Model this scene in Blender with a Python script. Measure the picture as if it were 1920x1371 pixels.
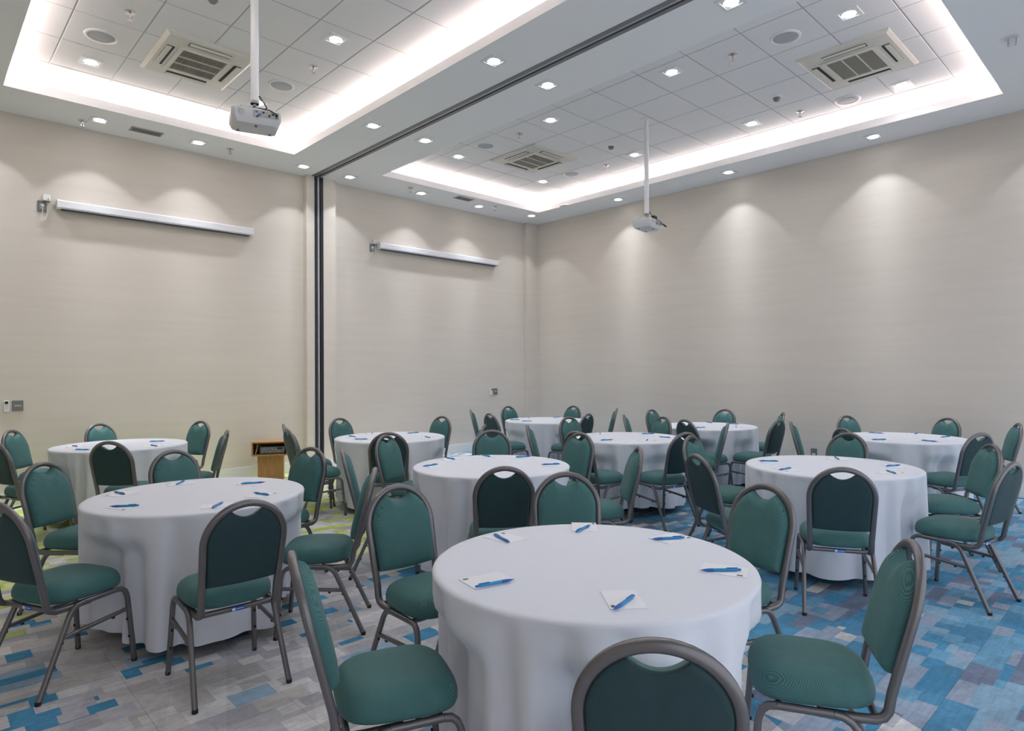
import bpy, math, random
from mathutils import Vector, Matrix
random.seed(11)
PI = math.pi
scene = bpy.context.scene
for o in list(bpy.data.objects):
    bpy.data.objects.remove(o)
col = scene.collection

# ------------------------------------------------------------------ camera, world, exposure
CAM_Z = 1.471
yaw, pitch, roll = math.radians(46.5366), math.radians(0.4533), math.radians(-0.3297)
F = Vector((math.cos(yaw)*math.cos(pitch), math.sin(yaw)*math.cos(pitch), math.sin(pitch)))
Rv = Vector((math.sin(yaw), -math.cos(yaw), 0))
Uv = Rv.cross(F)
R2 = math.cos(roll)*Rv + math.sin(roll)*Uv
U2 = -math.sin(roll)*Rv + math.cos(roll)*Uv
cam_data = bpy.data.cameras.new('camera')
cam_data.sensor_fit = 'HORIZONTAL'
cam_data.sensor_width = 36.0
cam_data.lens = 36.0*1195.7/1920.0
cam_data.clip_start = 0.05
cam = bpy.data.objects.new('camera', cam_data)
m = Matrix((R2, U2, -F)).transposed().to_4x4()
m.translation = (0, 0, CAM_Z)
cam.matrix_world = m
col.objects.link(cam)
scene.camera = cam
world = bpy.data.worlds.new('world')
scene.world = world
world.use_nodes = True
vs = scene.view_settings
vs.view_transform = 'Standard'
vs.look = 'None'
vs.gamma = 1.0
vs.use_curve_mapping = False
vs.exposure = 0.98
scene.cycles.adaptive_threshold = 0.02
SPOT_WALL = 7.4         # soffit downlights washing the walls
SPOT_ROOM = 6.6         # downlights over the middle of the room
DAYLIGHT_FILL = 0.7           # overcast sky, fill light through the doorway added behind the camera
SPOT_RGB = (0.87, 0.93, 1.0)
LED_STRENGTH = 7.0      # cove strips
LED_RGB = (1.0, 0.85, 0.80)
world.node_tree.nodes['Background'].inputs[0].default_value = (0.85, 0.90, 1.0, 1)
world.node_tree.nodes['Background'].inputs[1].default_value = DAYLIGHT_FILL

# room measures (metres, camera foot is the origin)
H = 4.385          # soffit
HT = 4.635         # lay-in ceiling of the coffers
YL, XR = 9.0, 9.15
X0, Y0 = -0.75, -0.75
C1 = (0.696, 3.761, 1.30, 8.19)
C2 = (5.115, 8.453, 1.30, 8.19)
XT = 4.42          # partition line

# ------------------------------------------------------------------ materials
def mat(name, rgb=(.8, .8, .8), rough=.6, metal=0., emit=None, estr=0., spec=.5, sheen=0.):
    mt = bpy.data.materials.new(name)
    mt.use_nodes = True
    b = mt.node_tree.nodes['Principled BSDF']
    b.inputs['Base Color'].default_value = (*rgb, 1)
    b.inputs['Roughness'].default_value = rough
    b.inputs['Metallic'].default_value = metal
    b.inputs['Specular IOR Level'].default_value = spec
    if sheen:
        b.inputs['Sheen Weight'].default_value = sheen
        b.inputs['Sheen Roughness'].default_value = .4
    if emit:
        b.inputs['Emission Color'].default_value = (*emit, 1)
        b.inputs['Emission Strength'].default_value = estr
    return mt

class NT:
    """small helper for node graphs"""
    def __init__(s, mt):
        s.t = mt.node_tree; s.n = s.t.nodes; s.b = s.n['Principled BSDF']
    def new(s, typ, **kw):
        nd = s.n.new(typ)
        for k, v in kw.items(): setattr(nd, k, v)
        return nd
    def put(s, sock, v):
        if isinstance(v, bpy.types.NodeSocket): s.t.links.new(v, sock)
        else: sock.default_value = v
    def math(s, op, a, b=0.0, c=None):
        nd = s.new('ShaderNodeMath', operation=op)
        s.put(nd.inputs[0], a); s.put(nd.inputs[1], b)
        if c is not None: s.put(nd.inputs[2], c)
        return nd.outputs[0]
    def comb(s, x, y, z=0.0):
        nd = s.new('ShaderNodeCombineXYZ')
        s.put(nd.inputs[0], x); s.put(nd.inputs[1], y); s.put(nd.inputs[2], z)
        return nd.outputs[0]
    def white(s, vec):
        nd = s.new('ShaderNodeTexWhiteNoise', noise_dimensions='3D')
        s.put(nd.inputs['Vector'], vec)
        return nd.outputs['Value']
    def noise(s, vec, scale, detail=2.0, rough=.5):
        nd = s.new('ShaderNodeTexNoise')
        if vec is not None: s.put(nd.inputs['Vector'], vec)
        nd.inputs['Scale'].default_value = scale
        nd.inputs['Detail'].default_value = detail
        nd.inputs['Roughness'].default_value = rough
        return nd.outputs['Fac']
    def ramp(s, fac, stops, interp='CONSTANT'):
        nd = s.new('ShaderNodeValToRGB')
        cr = nd.color_ramp; cr.interpolation = interp
        while len(cr.elements) < len(stops): cr.elements.new(0.5)
        for e, (p, c) in zip(cr.elements, stops):
            e.position = p; e.color = (*c, 1)
        s.put(nd.inputs[0], fac)
        return nd.outputs[0]
    def mix(s, fac, a, b, blend='MIX'):
        nd = s.new('ShaderNodeMix', data_type='RGBA', blend_type=blend)
        s.put(nd.inputs[0], fac)
        for sock, v in ((nd.inputs[6], a), (nd.inputs[7], b)):
            s.put(sock, (*v, 1) if isinstance(v, tuple) else v)
        return nd.outputs[2]
    def bump(s, height, strength=.3, dist=.002):
        nd = s.new('ShaderNodeBump')
        nd.inputs['Strength'].default_value = strength
        nd.inputs['Distance'].default_value = dist
        s.put(nd.inputs['Height'], height)
        s.t.links.new(nd.outputs[0], s.b.inputs['Normal'])
    def pos(s):
        g = s.new('ShaderNodeNewGeometry')
        sp = s.new('ShaderNodeSeparateXYZ')
        s.t.links.new(g.outputs['Position'], sp.inputs[0])
        return g.outputs['Position'], sp.outputs[0], sp.outputs[1], sp.outputs[2]
    def objco(s):
        return s.new('ShaderNodeTexCoord').outputs['Object']
    def color(s, c): s.put(s.b.inputs['Base Color'], c)

M = {}
# painted wall with faint brushed horizontal texture
M['wall'] = mat('wall_paint', (.66, .60, .52), .75)
k = NT(M['wall'])
p_, x_, y_, z_ = k.pos()
st = k.comb(k.math('MULTIPLY', x_, .5), k.math('MULTIPLY', y_, .5), k.math('MULTIPLY', z_, 9.0))
nz = k.noise(st, 1.6, 2.0, .6)
k.color(k.ramp(nz, [(.25, (.69, .622, .545)), (.75, (.725, .657, .58))], 'LINEAR'))
k.bump(k.noise(k.comb(k.math('MULTIPLY', x_, 8.0), k.math('MULTIPLY', y_, 8.0), k.math('MULTIPLY', z_, 60.0)), 3.0, 1.0), .12, .002)
M['soffit'] = mat('soffit_plaster', (.88, .88, .885), .8)
M['tile'] = mat('mineral_fibre_tile', (.80, .79, .79), .9)
k = NT(M['tile']); k.bump(k.noise(k.pos()[0], 260., 2.), .15, .001)
M['grid'] = mat('grid_runner_metal', (.42, .42, .42), .5)
M['white_trim'] = mat('white_trim', (.78, .79, .78), .4)
M['white_plastic'] = mat('white_plastic', (.80, .80, .80), .35)
M['cream_plastic'] = mat('cream_plastic', (.66, .64, .57), .4)
M['grille'] = mat('grille_plastic', (.36, .345, .29), .5)
M['grey_plastic'] = mat('grey_plastic', (.20, .19, .18), .45)
M['light_grey'] = mat('light_grey', (.45, .45, .46), .45)
M['black'] = mat('black_plastic', (.015, .015, .017), .45)
M['dark'] = mat('dark_recess', (.03, .03, .03), .7)
M['chrome'] = mat('chrome', (.65, .62, .6), .25, 1.0)
M['alu'] = mat('aluminium', (.50, .50, .52), .38, .8)
M['alu_dark'] = mat('grey_aluminium', (.22, .22, .23), .5, .3)
M['screen_case'] = mat('screen_case_white', (.80, .79, .82), .35)
M['lens'] = mat('lamp_lens', (1, 1, 1), .5, emit=(.93, .96, 1.0), estr=9.0)
M['led'] = mat('led_strip_lit', (1, 1, 1), .5, emit=LED_RGB, estr=LED_STRENGTH)
M['speaker_mesh'] = mat('speaker_mesh', (.45, .46, .47), .6)
M['projector'] = mat('projector_shell', (.62, .62, .63), .35)
M['projector_side'] = mat('projector_port_panel', (.40, .40, .41), .5)
M['blue_port'] = mat('blue_port', (.05, .14, .5), .4)
M['yellow_port'] = mat('pale_port', (.55, .5, .3), .4)
M['cable'] = mat('black_cable', (.012, .012, .013), .6)
M['cable_white'] = mat('white_cable', (.70, .68, .64), .5)
M['steel_leg'] = mat('table_leg_steel', (.035, .033, .035), .5, .3)
M['plywood'] = mat('plywood', (.42, .28, .15), .6)
# oak veneer
M['oak'] = mat('oak_veneer', (.40, .2, .06), .45)
k = NT(M['oak'])
oc = k.new('ShaderNodeMapping'); k.t.links.new(k.objco(), oc.inputs[0]); oc.inputs['Scale'].default_value = (30, 30, 2.2)
k.color(k.ramp(k.noise(oc.outputs[0], 2.2, 4.0), [(.3, (.33, .16, .05)), (.7, (.50, .27, .10))], 'LINEAR'))
# painted hammered steel of the chairs
M['frame'] = mat('chair_frame_metal', (.19, .18, .185), .34, .65)
k = NT(M['frame']); k.bump(k.noise(k.objco(), 240., 2.), .12, .001)
M['glide'] = mat('rubber_glide', (.02, .02, .02), .7)
# woven upholstery
def weave(name, c0, c1, scale):
    mt = mat(name, c0, .68, spec=.35, sheen=.08)
    k = NT(mt)
    o = k.objco()
    sp = k.new('ShaderNodeSeparateXYZ'); k.t.links.new(o, sp.inputs[0])
    a = k.math('ADD', sp.outputs[0], sp.outputs[1])
    u = k.math('SINE', k.math('MULTIPLY', k.math('ADD', sp.outputs[0], k.math('MULTIPLY', sp.outputs[1], .35)), scale))
    v = k.math('SINE', k.math('MULTIPLY', k.math('ADD', sp.outputs[2], k.math('MULTIPLY', sp.outputs[1], 1.0)), scale))
    w = k.math('MULTIPLY', u, v)
    w = k.math('ADD', k.math('MULTIPLY', w, .48), .5)
    n2 = k.noise(o, 22., 3.)
    w2 = k.math('ADD', k.math('MULTIPLY', w, .8), k.math('MULTIPLY', n2, .2))
    k.color(k.ramp(w2, [(.2, c0), (.8, c1)], 'LINEAR'))
    k.bump(w, .25, .0015)
    return mt
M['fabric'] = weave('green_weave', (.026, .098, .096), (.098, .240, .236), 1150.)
M['fabric_shaded'] = weave('green_weave_shaded', (.011, .035, .040), (.033, .077, .086), 1150.)  # same weave for the chair backs, with their shade darkened into the colour
# table linen
M['linen'] = mat('white_linen', (.79, .81, .88), .8, sheen=.1)
k = NT(M['linen'])
k.bump(k.noise(k.objco(), 9., 4.), .10, .01)
M['paper'] = mat('paper', (.88, .88, .92), .7)
M['print_grey'] = mat('grey_print', (.16, .14, .14), .7)
M['pen_barrel'] = mat('pen_barrel_blue', (.02, .30, .62), .2)
M['pen_grip'] = mat('pen_grip_blue', (.01, .12, .48), .4)
M['label_blue'] = mat('label_blue', (.02, .12, .5), .4)
M['label_white'] = mat('label_white', (.75, .8, .85), .4)

# carpet: strips of flat colour woven along x, in three colour fields
M['carpet'] = mat('woven_carpet', (.3, .3, .3), .95, spec=.1)
k = NT(M['carpet'])
p_, x_, y_, z_ = k.pos()
def strips(row_w, len0, len1, seed):
    r = k.math('FLOOR', k.math('DIVIDE', y_, row_w))
    rn = k.white(k.comb(r, seed, 3.1))
    rl = k.math('ADD', k.math('MULTIPLY', k.white(k.comb(r, seed, 9.7)), len1-len0), len0)
    c = k.math('FLOOR', k.math('DIVIDE', k.math('ADD', x_, k.math('MULTIPLY', rn, 7.0)), rl))
    return k.white(k.comb(c, r, seed)), k.white(k.comb(c, r, seed+5.5))
v1, w1 = strips(.0835, .08, .34, 1.3)
v2, w2 = strips(.125, .12, .40, 4.7)
pick = k.math('GREATER_THAN', w1, .55)
v = k.math('ADD', k.math('MULTIPLY', v1, pick), k.math('MULTIPLY', v2, k.math('SUBTRACT', 1.0, pick)))
grey = k.ramp(v, [(0, (.42, .42, .46)), (.14, (.51, .495, .49)), (.32, (.60, .595, .615)), (.54, (.48, .485, .52)), (.66, (.66, .655, .66)), (.79, (.08, .27, .45)), (.90, (.31, .44, .56)), (.95, (.56, .55, .55))])
blue = k.ramp(v, [(0, (.09, .25, .40)), (.24, (.15, .33, .48)), (.44, (.24, .38, .50)), (.58, (.18, .22, .31)), (.72, (.29, .35, .45)), (.86, (.08, .26, .43)), (.955, (.55, .55, .54))])
lime = k.ramp(v, [(0, (.47, .56, .17)), (.22, (.58, .65, .30)), (.40, (.53, .53, .54)), (.54, (.40, .41, .44)), (.64, (.51, .60, .21)), (.84, (.62, .62, .61))])
wob = k.math('MULTIPLY', k.math('SUBTRACT', w2, .5), .9)
def step(val, edge): return k.math('GREATER_THAN', k.math('ADD', val, wob), edge)
is_blue = k.math('MULTIPLY', step(k.math('SUBTRACT', x_, k.math('MULTIPLY', y_, .55)), 2.15), 1.0)
is_lime = k.math('MULTIPLY', step(y_, 4.75), step(k.math('SUBTRACT', 4.4, x_), 0.0))
c = k.mix(is_blue, grey, blue)
c = k.mix(is_lime, c, lime)
# tonal overlays of the weave: broad diagonal facets and fibre
d1 = k.math('FRACT', k.math('DIVIDE', k.math('ADD', k.math('MULTIPLY', x_, .6), k.math('MULTIPLY', y_, 1.0)), .47))
d2 = k.math('FRACT', k.math('DIVIDE', k.math('SUBTRACT', k.math('MULTIPLY', x_, 1.0), k.math('MULTIPLY', y_, .35)), .62))
tone = k.math('ADD', 1.02, k.math('ADD', k.math('MULTIPLY', k.math('GREATER_THAN', d1, .55), .13), k.math('MULTIPLY', k.math('GREATER_THAN', d2, .6), .11)))
fib = k.noise(p_, 330., 2., .75)
mot = k.noise(p_, 26., 2., .65)
stk = k.noise(k.comb(k.math('MULTIPLY', x_, 5.0), k.math('MULTIPLY', y_, 60.0)), 1.0, 1., .7)
tone = k.math('MULTIPLY', tone, k.math('ADD', .80, k.math('MULTIPLY', stk, .40)))
tone = k.math('MULTIPLY', tone, k.math('ADD', .62, k.math('MULTIPLY', fib, .76)))
tone = k.math('MULTIPLY', tone, k.math('ADD', .78, k.math('MULTIPLY', mot, .44)))
c = k.mix(1.0, c, k.comb(tone, tone, tone), 'MULTIPLY')
k.color(c)
k.bump(fib, .5, .003)

# ------------------------------------------------------------------ mesh helpers
class MB:
    def __init__(s): s.v = []; s.f = []
    def add(s, vs_, fs):
        o = len(s.v); s.v += [tuple(p) for p in vs_]; s.f += [tuple(i+o for i in q) for q in fs]; return s
    def box(s, x0, x1, y0, y1, z0, z1):
        return s.add([(x0, y0, z0), (x1, y0, z0), (x1, y1, z0), (x0, y1, z0), (x0, y0, z1), (x1, y0, z1), (x1, y1, z1), (x0, y1, z1)],
                     [(3, 2, 1, 0), (4, 5, 6, 7), (0, 1, 5, 4), (1, 2, 6, 5), (2, 3, 7, 6), (3, 0, 4, 7)])
    def cbox(s, cx, cy, cz, sx, sy, sz, ch=.0):
        """box with chamfered vertical and horizontal edges"""
        if ch <= 0: return s.box(cx-sx/2, cx+sx/2, cy-sy/2, cy+sy/2, cz-sz/2, cz+sz/2)
        def ring(ix, iy, z):
            a, b, c_ = sx/2-ix, sy/2-iy, ch
            return [(cx-a+c_, cy-b, z), (cx+a-c_, cy-b, z), (cx+a, cy-b+c_, z), (cx+a, cy+b-c_, z), (cx+a-c_, cy+b, z), (cx-a+c_, cy+b, z), (cx-a, cy+b-c_, z), (cx-a, cy-b+c_, z)]
        rings = [ring(ch*.7, ch*.7, cz-sz/2), ring(0, 0, cz-sz/2+ch*.7), ring(0, 0, cz+sz/2-ch*.7), ring(ch*.7, ch*.7, cz+sz/2)]
        return s.loft(rings, True)
    def loft(s, rings, caps=True, closed=True):
        n = len(rings[0]); o = len(s.v)
        for r in rings: s.v += [tuple(p) for p in r]
        for i in range(len(rings)-1):
            for j in range(n if closed else n-1):
                a = o+i*n+j; b = o+i*n+(j+1) % n
                s.f.append((a, b, b+n, a+n))
        if caps:
            s.f.append(tuple(o+n-1-j for j in range(n)))
            s.f.append(tuple(o+(len(rings)-1)*n+j for j in range(n)))
        return s
    def lathe(s, prof, n=20, c=(0, 0, 0), caps=True):
        """prof: (radius, z) from one end to the other"""
        return s.loft([[(c[0]+r*math.cos(2*PI*i/n), c[1]+r*math.sin(2*PI*i/n), c[2]+z) for i in range(n)] for r, z in prof], caps)
    def sweep(s, pts, binorm, hw, hb, caps=True, ch=.45):
        """rounded rectangular tube; hb is the half size along binorm, hw across it"""
        pts = [Vector(p) for p in pts]; b = Vector(binorm).normalized(); rings = []
        for i, p in enumerate(pts):
            t = (pts[min(i+1, len(pts)-1)]-pts[max(i-1, 0)]).normalized()
            n_ = b.cross(t).normalized(); bb = t.cross(n_).normalized()
            prof = [(-1, -1+ch), (-1+ch, -1), (1-ch, -1), (1, -1+ch), (1, 1-ch), (1-ch, 1), (-1+ch, 1), (-1, 1-ch)]
            rings.append([p+n_*(a*hw)+bb*(c_*hb) for a, c_ in prof])
        return s.loft(rings, caps)
    def tube(s, pts, r, n=8, caps=True):
        pts = [Vector(p) for p in pts]; rings = []; ref = None
        for i, p in enumerate(pts):
            t = (pts[min(i+1, len(pts)-1)]-pts[max(i-1, 0)]).normalized()
            if ref is None: ref = Vector((0, 0, 1)) if abs(t.z) < .9 else Vector((1, 0, 0))
            n_ = (ref-t*ref.dot(t)).normalized(); ref = n_; b = t.cross(n_)
            rings.append([p+(n_*math.cos(2*PI*j/n)+b*math.sin(2*PI*j/n))*r for j in range(n)])
        return s.loft(rings, caps)
    def mesh(s, name, smooth=None):
        me = bpy.data.meshes.new(name); me.from_pydata(s.v, [], s.f); me.update()
        import bmesh
        bm = bmesh.new(); bm.from_mesh(me); bmesh.ops.recalc_face_normals(bm, faces=bm.faces); bm.to_mesh(me); bm.free()
        if smooth is not None:
            me.polygons.foreach_set('use_smooth', [True]*len(me.polygons))
            me.set_sharp_from_angle(angle=math.radians(smooth))
        return me
    def build(s, name, material, parent=None, smooth=None):
        me = s.mesh(name, smooth)
        me.materials.append(M[material] if isinstance(material, str) else material)
        return link(name, me, parent)

def link(name, data, parent=None, loc=None, rot=None):
    o = bpy.data.objects.new(name, data)
    col.objects.link(o)
    if parent is not None: o.parent = parent
    if loc is not None: o.location = loc
    if rot is not None: o.rotation_euler = rot
    return o
def tag(o, label=None, cat=None, group=None, kind=None):
    if label: o['label'] = label
    if cat: o['category'] = cat
    if group: o['group'] = group
    if kind: o['kind'] = kind
    return o
def thing(name, label, cat, loc=(0, 0, 0), rz=0., group=None):
    return tag(link(name, None, None, loc, (0, 0, rz)), label, cat, group)
def kids(o): return [c_ for c_ in KID.get(o.name, [])]
KID = {}
def index_children():
    KID.clear()
    for o in bpy.data.objects:
        if o.parent: KID.setdefault(o.parent.name, []).append(o)
def copy_tree(src, parent=None):
    c_ = src.copy(); col.objects.link(c_)
    if parent is not None: c_.parent = parent
    for ch in kids(src): copy_tree(ch, c_)
    return c_
def arc(c_, r, a0, a1, n):
    return [(c_[0]+r*math.cos(a0+(a1-a0)*i/n), c_[1]+r*math.sin(a0+(a1-a0)*i/n)) for i in range(n+1)]
ORD = ['first', 'second', 'third', 'fourth', 'fifth', 'sixth', 'seventh', 'eighth', 'ninth']

# ------------------------------------------------------------------ room shell
T_ = .15
fl = MB().box(X0-T_, XR+T_, Y0-T_, YL+T_, -.12, -.006).build('floor', 'carpet'); tag(fl, 'patterned carpet floor in grey, blue and lime', kind='structure')
TS = .5
ct = MB().box(0.0006, TS-.0006, 0.0006, TS-.0006, -.006, 0).mesh('carpet_tile'); ct.materials.append(M['carpet'])
Fh = Vector((F.x, F.y)).normalized()
ncarpet = 0
for i in range(int(math.ceil((XR-X0)/TS))):
    for j in range(int(math.ceil((YL-Y0)/TS))):
        x, y = X0+i*TS, Y0+j*TS
        cx_, cy_ = x+TS/2, y+TS/2
        d_ = cx_*Fh.x+cy_*Fh.y; l_ = abs(cx_*Fh.y-cy_*Fh.x)
        inview = d_ > 1.2 and l_ < d_*.90+.6
        if inview and ncarpet < 300 and x+TS <= XR+.36 and y+TS <= YL+.3:
            o = link('carpet_tile', ct, fl, (x, y, 0)); ncarpet += 1
            if x+TS > XR: o.scale.x = (XR-x)/TS
            if y+TS > YL: o.scale.y = (YL-y)/TS
        else:
            pass
# the part of the carpet behind and beside the camera, laid as one piece
def struct(name, mb, m_, label=None, parent=None, smooth=None):
    o = mb.build(name, m_, parent, smooth)
    if parent is None: tag(o, label, kind='structure')
    return o
wl = struct('wall_left', MB().box(X0-T_, XR+T_, YL, YL+T_, -.12, HT+.3), 'wall', 'long beige wall carrying the two projection screens')
wr = struct('wall_right', MB().box(XR, XR+T_, Y0-T_, YL, -.12, HT+.3), 'wall', 'long beige wall with a row of light scallops')
DX0, DX1, DZ = -.45, 8.75, 2.9  # unseen unglazed opening, added in the near wall to let in fill daylight
struct('wall_near', MB().box(X0-T_, DX0, Y0-T_, Y0, -.12, HT+.3).box(DX1, XR, Y0-T_, Y0, -.12, HT+.3).box(DX0, DX1, Y0-T_, Y0, DZ, HT+.3), 'wall', 'beige wall behind the camera')
dr = struct('added_doorway', MB().box(DX0, DX0+.06, Y0-.1, Y0-.04, 0, DZ).box(DX1-.06, DX1, Y0-.1, Y0-.04, 0, DZ).box(DX0, DX1, Y0-.1, Y0-.04, DZ-.06, DZ), 'alu', 'unseen open doorway added behind the camera for daylight fill')
for i in range(1, 8):
    MB().box(DX0+i*(DX1-DX0)/8-.03, DX0+i*(DX1-DX0)/8+.03, Y0-.1, Y0-.04, 0, DZ-.06).build('mullion', 'alu', dr)
pl_ = bpy.data.lights.new('doorway_portal', 'AREA'); pl_.shape = 'RECTANGLE'; pl_.size = DX1-DX0; pl_.size_y = DZ; pl_.cycles.is_portal = True
link('doorway_portal', pl_, None, ((DX0+DX1)/2, Y0-.12, DZ/2), (-PI/2, 0, 0))
struct('wall_side', MB().box(X0-T_, X0, Y0, YL, -.12, HT+.3), 'wall', 'beige wall beside the camera')
PD = .11
for n_, (a, b, lab) in enumerate(((4.27, XT-.025, 'beige pilaster left of the partition post'), (XT+.115, 4.735, 'beige pilaster right of the partition post'), (8.845, XR, 'beige pilaster in the far corner of the room'))):
    struct('trim_%d' % (n_+3), MB().box(a, b, YL-PD, YL, 0, H), 'wall', lab)
# partition wall jamb: aluminium post with two dark seals
jb = MB().box(XT-.025, XT+.115, YL-PD+.02, YL, 0, H)
tj = struct('trim_1', jb, 'alu_dark', 'grey aluminium partition post running floor to ceiling')
MB().box(XT+.018, XT+.042, YL-PD-.012, YL-PD+.025, 0, H).build('seal_strip', 'alu', tj)
MB().box(XT-.027, XT-.002, YL-PD-.006, YL-PD+.022, 0, H).build('edge_strip', 'black', tj)
MB().box(XT+.066, XT+.112, YL-PD-.002, YL-PD+.022, 0, H).build('edge_strip', 'black', tj)
# baseboards
def baseboard(name, mb, lab):
    return struct(name, mb, 'white_trim', lab)
bl = MB()
for (a, b) in ((X0, 4.27), (4.735, 8.845)):
    bl.box(a, b, YL-.018, YL, 0, .15)
for (a, b) in ((4.27, XT-.025), (XT+.115, 4.735), (8.845, XR)):
    bl.box(a-.0, b+.0, YL-PD-.018, YL-PD, 0, .15)
baseboard('baseboard_left', bl, 'white baseboard at the foot of the left wall')
baseboard('baseboard_right', MB().box(XR-.018, XR, Y0, YL-PD-.02, 0, .15), 'white baseboard at the foot of the right wall')

# soffit with two openings
so = MB()
ST = .045
def frame_rects(c1, c2):
    return [(X0, c1[0], Y0, YL), (c1[1], c2[0], Y0, YL), (c2[1], XR, Y0, YL), (c1[0], c1[1], Y0, c1[2]), (c1[0], c1[1], c1[3], YL), (c2[0], c2[1], Y0, c2[2]), (c2[0], c2[1], c2[3], YL)]
TR = (XT-.075, XT+.075)
for (a, b, c_, d) in frame_rects(C1, C2):
    if a < XT < b and d-c_ > 5:
        so.box(a, TR[0], c_, d, H, H+ST); so.box(TR[1], b, c_, d, H, H+ST)
    else:
        so.box(a, b, c_, d, H, H+ST)
ceil = struct('ceiling', so, 'soffit', 'pale grey plaster soffit around two raised coffers')
# roof slab closes the room above
MB().box(X0-T_, XR+T_, Y0-T_, YL+T_, HT+.10, HT+.3).build('roof_slab', 'soffit', ceil)
LIP = .095
CV = .16
for ci, c in enumerate((C1, C2)):
    lip = MB()
    x0, x1, y0, y1 = c
    t = .025
    lip.box(x0-t, x0, y0-t, y1+t, H+ST, H+LIP); lip.box(x1, x1+t, y0-t, y1+t, H+ST, H+LIP)
    lip.box(x0, x1, y0-t, y0, H+ST, H+LIP); lip.box(x0, x1, y1, y1+t, H+ST, H+LIP)
    lip.build('coffer_lip', 'soffit', ceil)
    bk = MB()
    a0, a1, b0, b1 = x0-CV, x1+CV, y0-CV, y1+CV
    bk.box(a0-.03, a0, b0-.03, b1+.03, H+ST, HT+.02); bk.box(a1, a1+.03, b0-.03, b1+.03, H+ST, HT+.02)
    bk.box(a0, a1, b0-.03, b0, H+ST, HT+.02); bk.box(a0, a1, b1, b1+.03, H+ST, HT+.02)
    bk.build('cove_back', 'soffit', ceil)
    # light strips lying in the cove behind the lip
    z0, z1 = H+ST+.004, H+ST+.02
    e, hw_ = .092, .055
    runs = [(x0-e, x1+e, y1+e-hw_, y1+e+hw_), (x1+e-hw_, x1+e+hw_, y0-e, y1+e)]
    if ci == 0: runs.append((x0-e-hw_, x0-e+hw_, y0-e, y1+e))
    else: runs.append((x0-e, x1+e, y0-e-hw_, y0-e+hw_))
    for r in runs: MB().box(r[0], r[1], r[2], r[3], z0, z1).build('led_strip', 'led', ceil)
# lay-in tiles and their grid
GRID = {0: (1.046, .548, 7.28, .655), 1: (5.69, .645, 3.43, .5775)}
TG = .012
for ci, c in enumerate((C1, C2)):
    gx, sx, gy, sy = GRID[ci]
    a0, a1, b0, b1 = c[0]-CV, c[1]+CV, c[2]-CV, c[3]+CV
    xs = sorted({a0, a1} | {gx+i*sx for i in range(-12, 13) if a0+.03 < gx+i*sx < a1-.03})
    ys = sorted({b0, b1} | {gy+i*sy for i in range(-14, 15) if b0+.03 < gy+i*sy < b1-.03})
    cache = {}
    for i in range(len(xs)-1):
        for j in range(len(ys)-1):
            w, d = round(xs[i+1]-xs[i], 4), round(ys[j+1]-ys[j], 4)
            if (w, d) not in cache:
                g = TG/2
                mb = MB()
                # tegular edge: the tile face stands a little below its rebated rim
                mb.loft([[(g, g, .020), (w-g, g, .020), (w-g, d-g, .020), (g, d-g, .020)],
                         [(g, g, .002), (w-g, g, .002), (w-g, d-g, .002), (g, d-g, .002)],
                         [(g+.003, g+.003, 0), (w-g-.003, g+.003, 0), (w-g-.003, d-g-.003, 0), (g+.003, d-g-.003, 0)]])
                me = mb.mesh('ceiling_tile'); me.materials.append(M['tile']); cache[(w, d)] = me
            link('ceiling_tile', cache[(w, d)], ceil, (xs[i], ys[j], HT))
    for x in xs[1:-1]: MB().box(x-.012, x+.012, b0, b1, HT+.004, HT+.03).build('grid_runner', 'grid', ceil)
    for y in ys[1:-1]: MB().box(a0, a1, y-.010, y+.010, HT+.005, HT+.028).build('grid_runner', 'grid', ceil)

# ceiling track of the movable partition
tr = struct('trim_2', MB().box(TR[0], TR[1], Y0, YL-.02, H+.03, H+.06), 'alu_dark', 'grey metal partition track with black slot crossing the soffit')
MB().box(TR[0], TR[0]+.052, Y0, YL-PD, H-.004, H+.03).build('track_rail', 'alu_dark', tr)
MB().box(TR[0]+.052, TR[0]+.088, Y0, YL-PD, H+.004, H+.03).build('track_rail', 'alu', tr)
MB().box(TR[0]+.088, TR[0]+.104, Y0, YL-PD, H+.012, H+.031).build('track_slot', 'black', tr)
MB().box(TR[0]+.104, TR[1], Y0, YL-PD, H-.002, H+.03).build('track_rail', 'alu_dark', tr)

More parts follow.
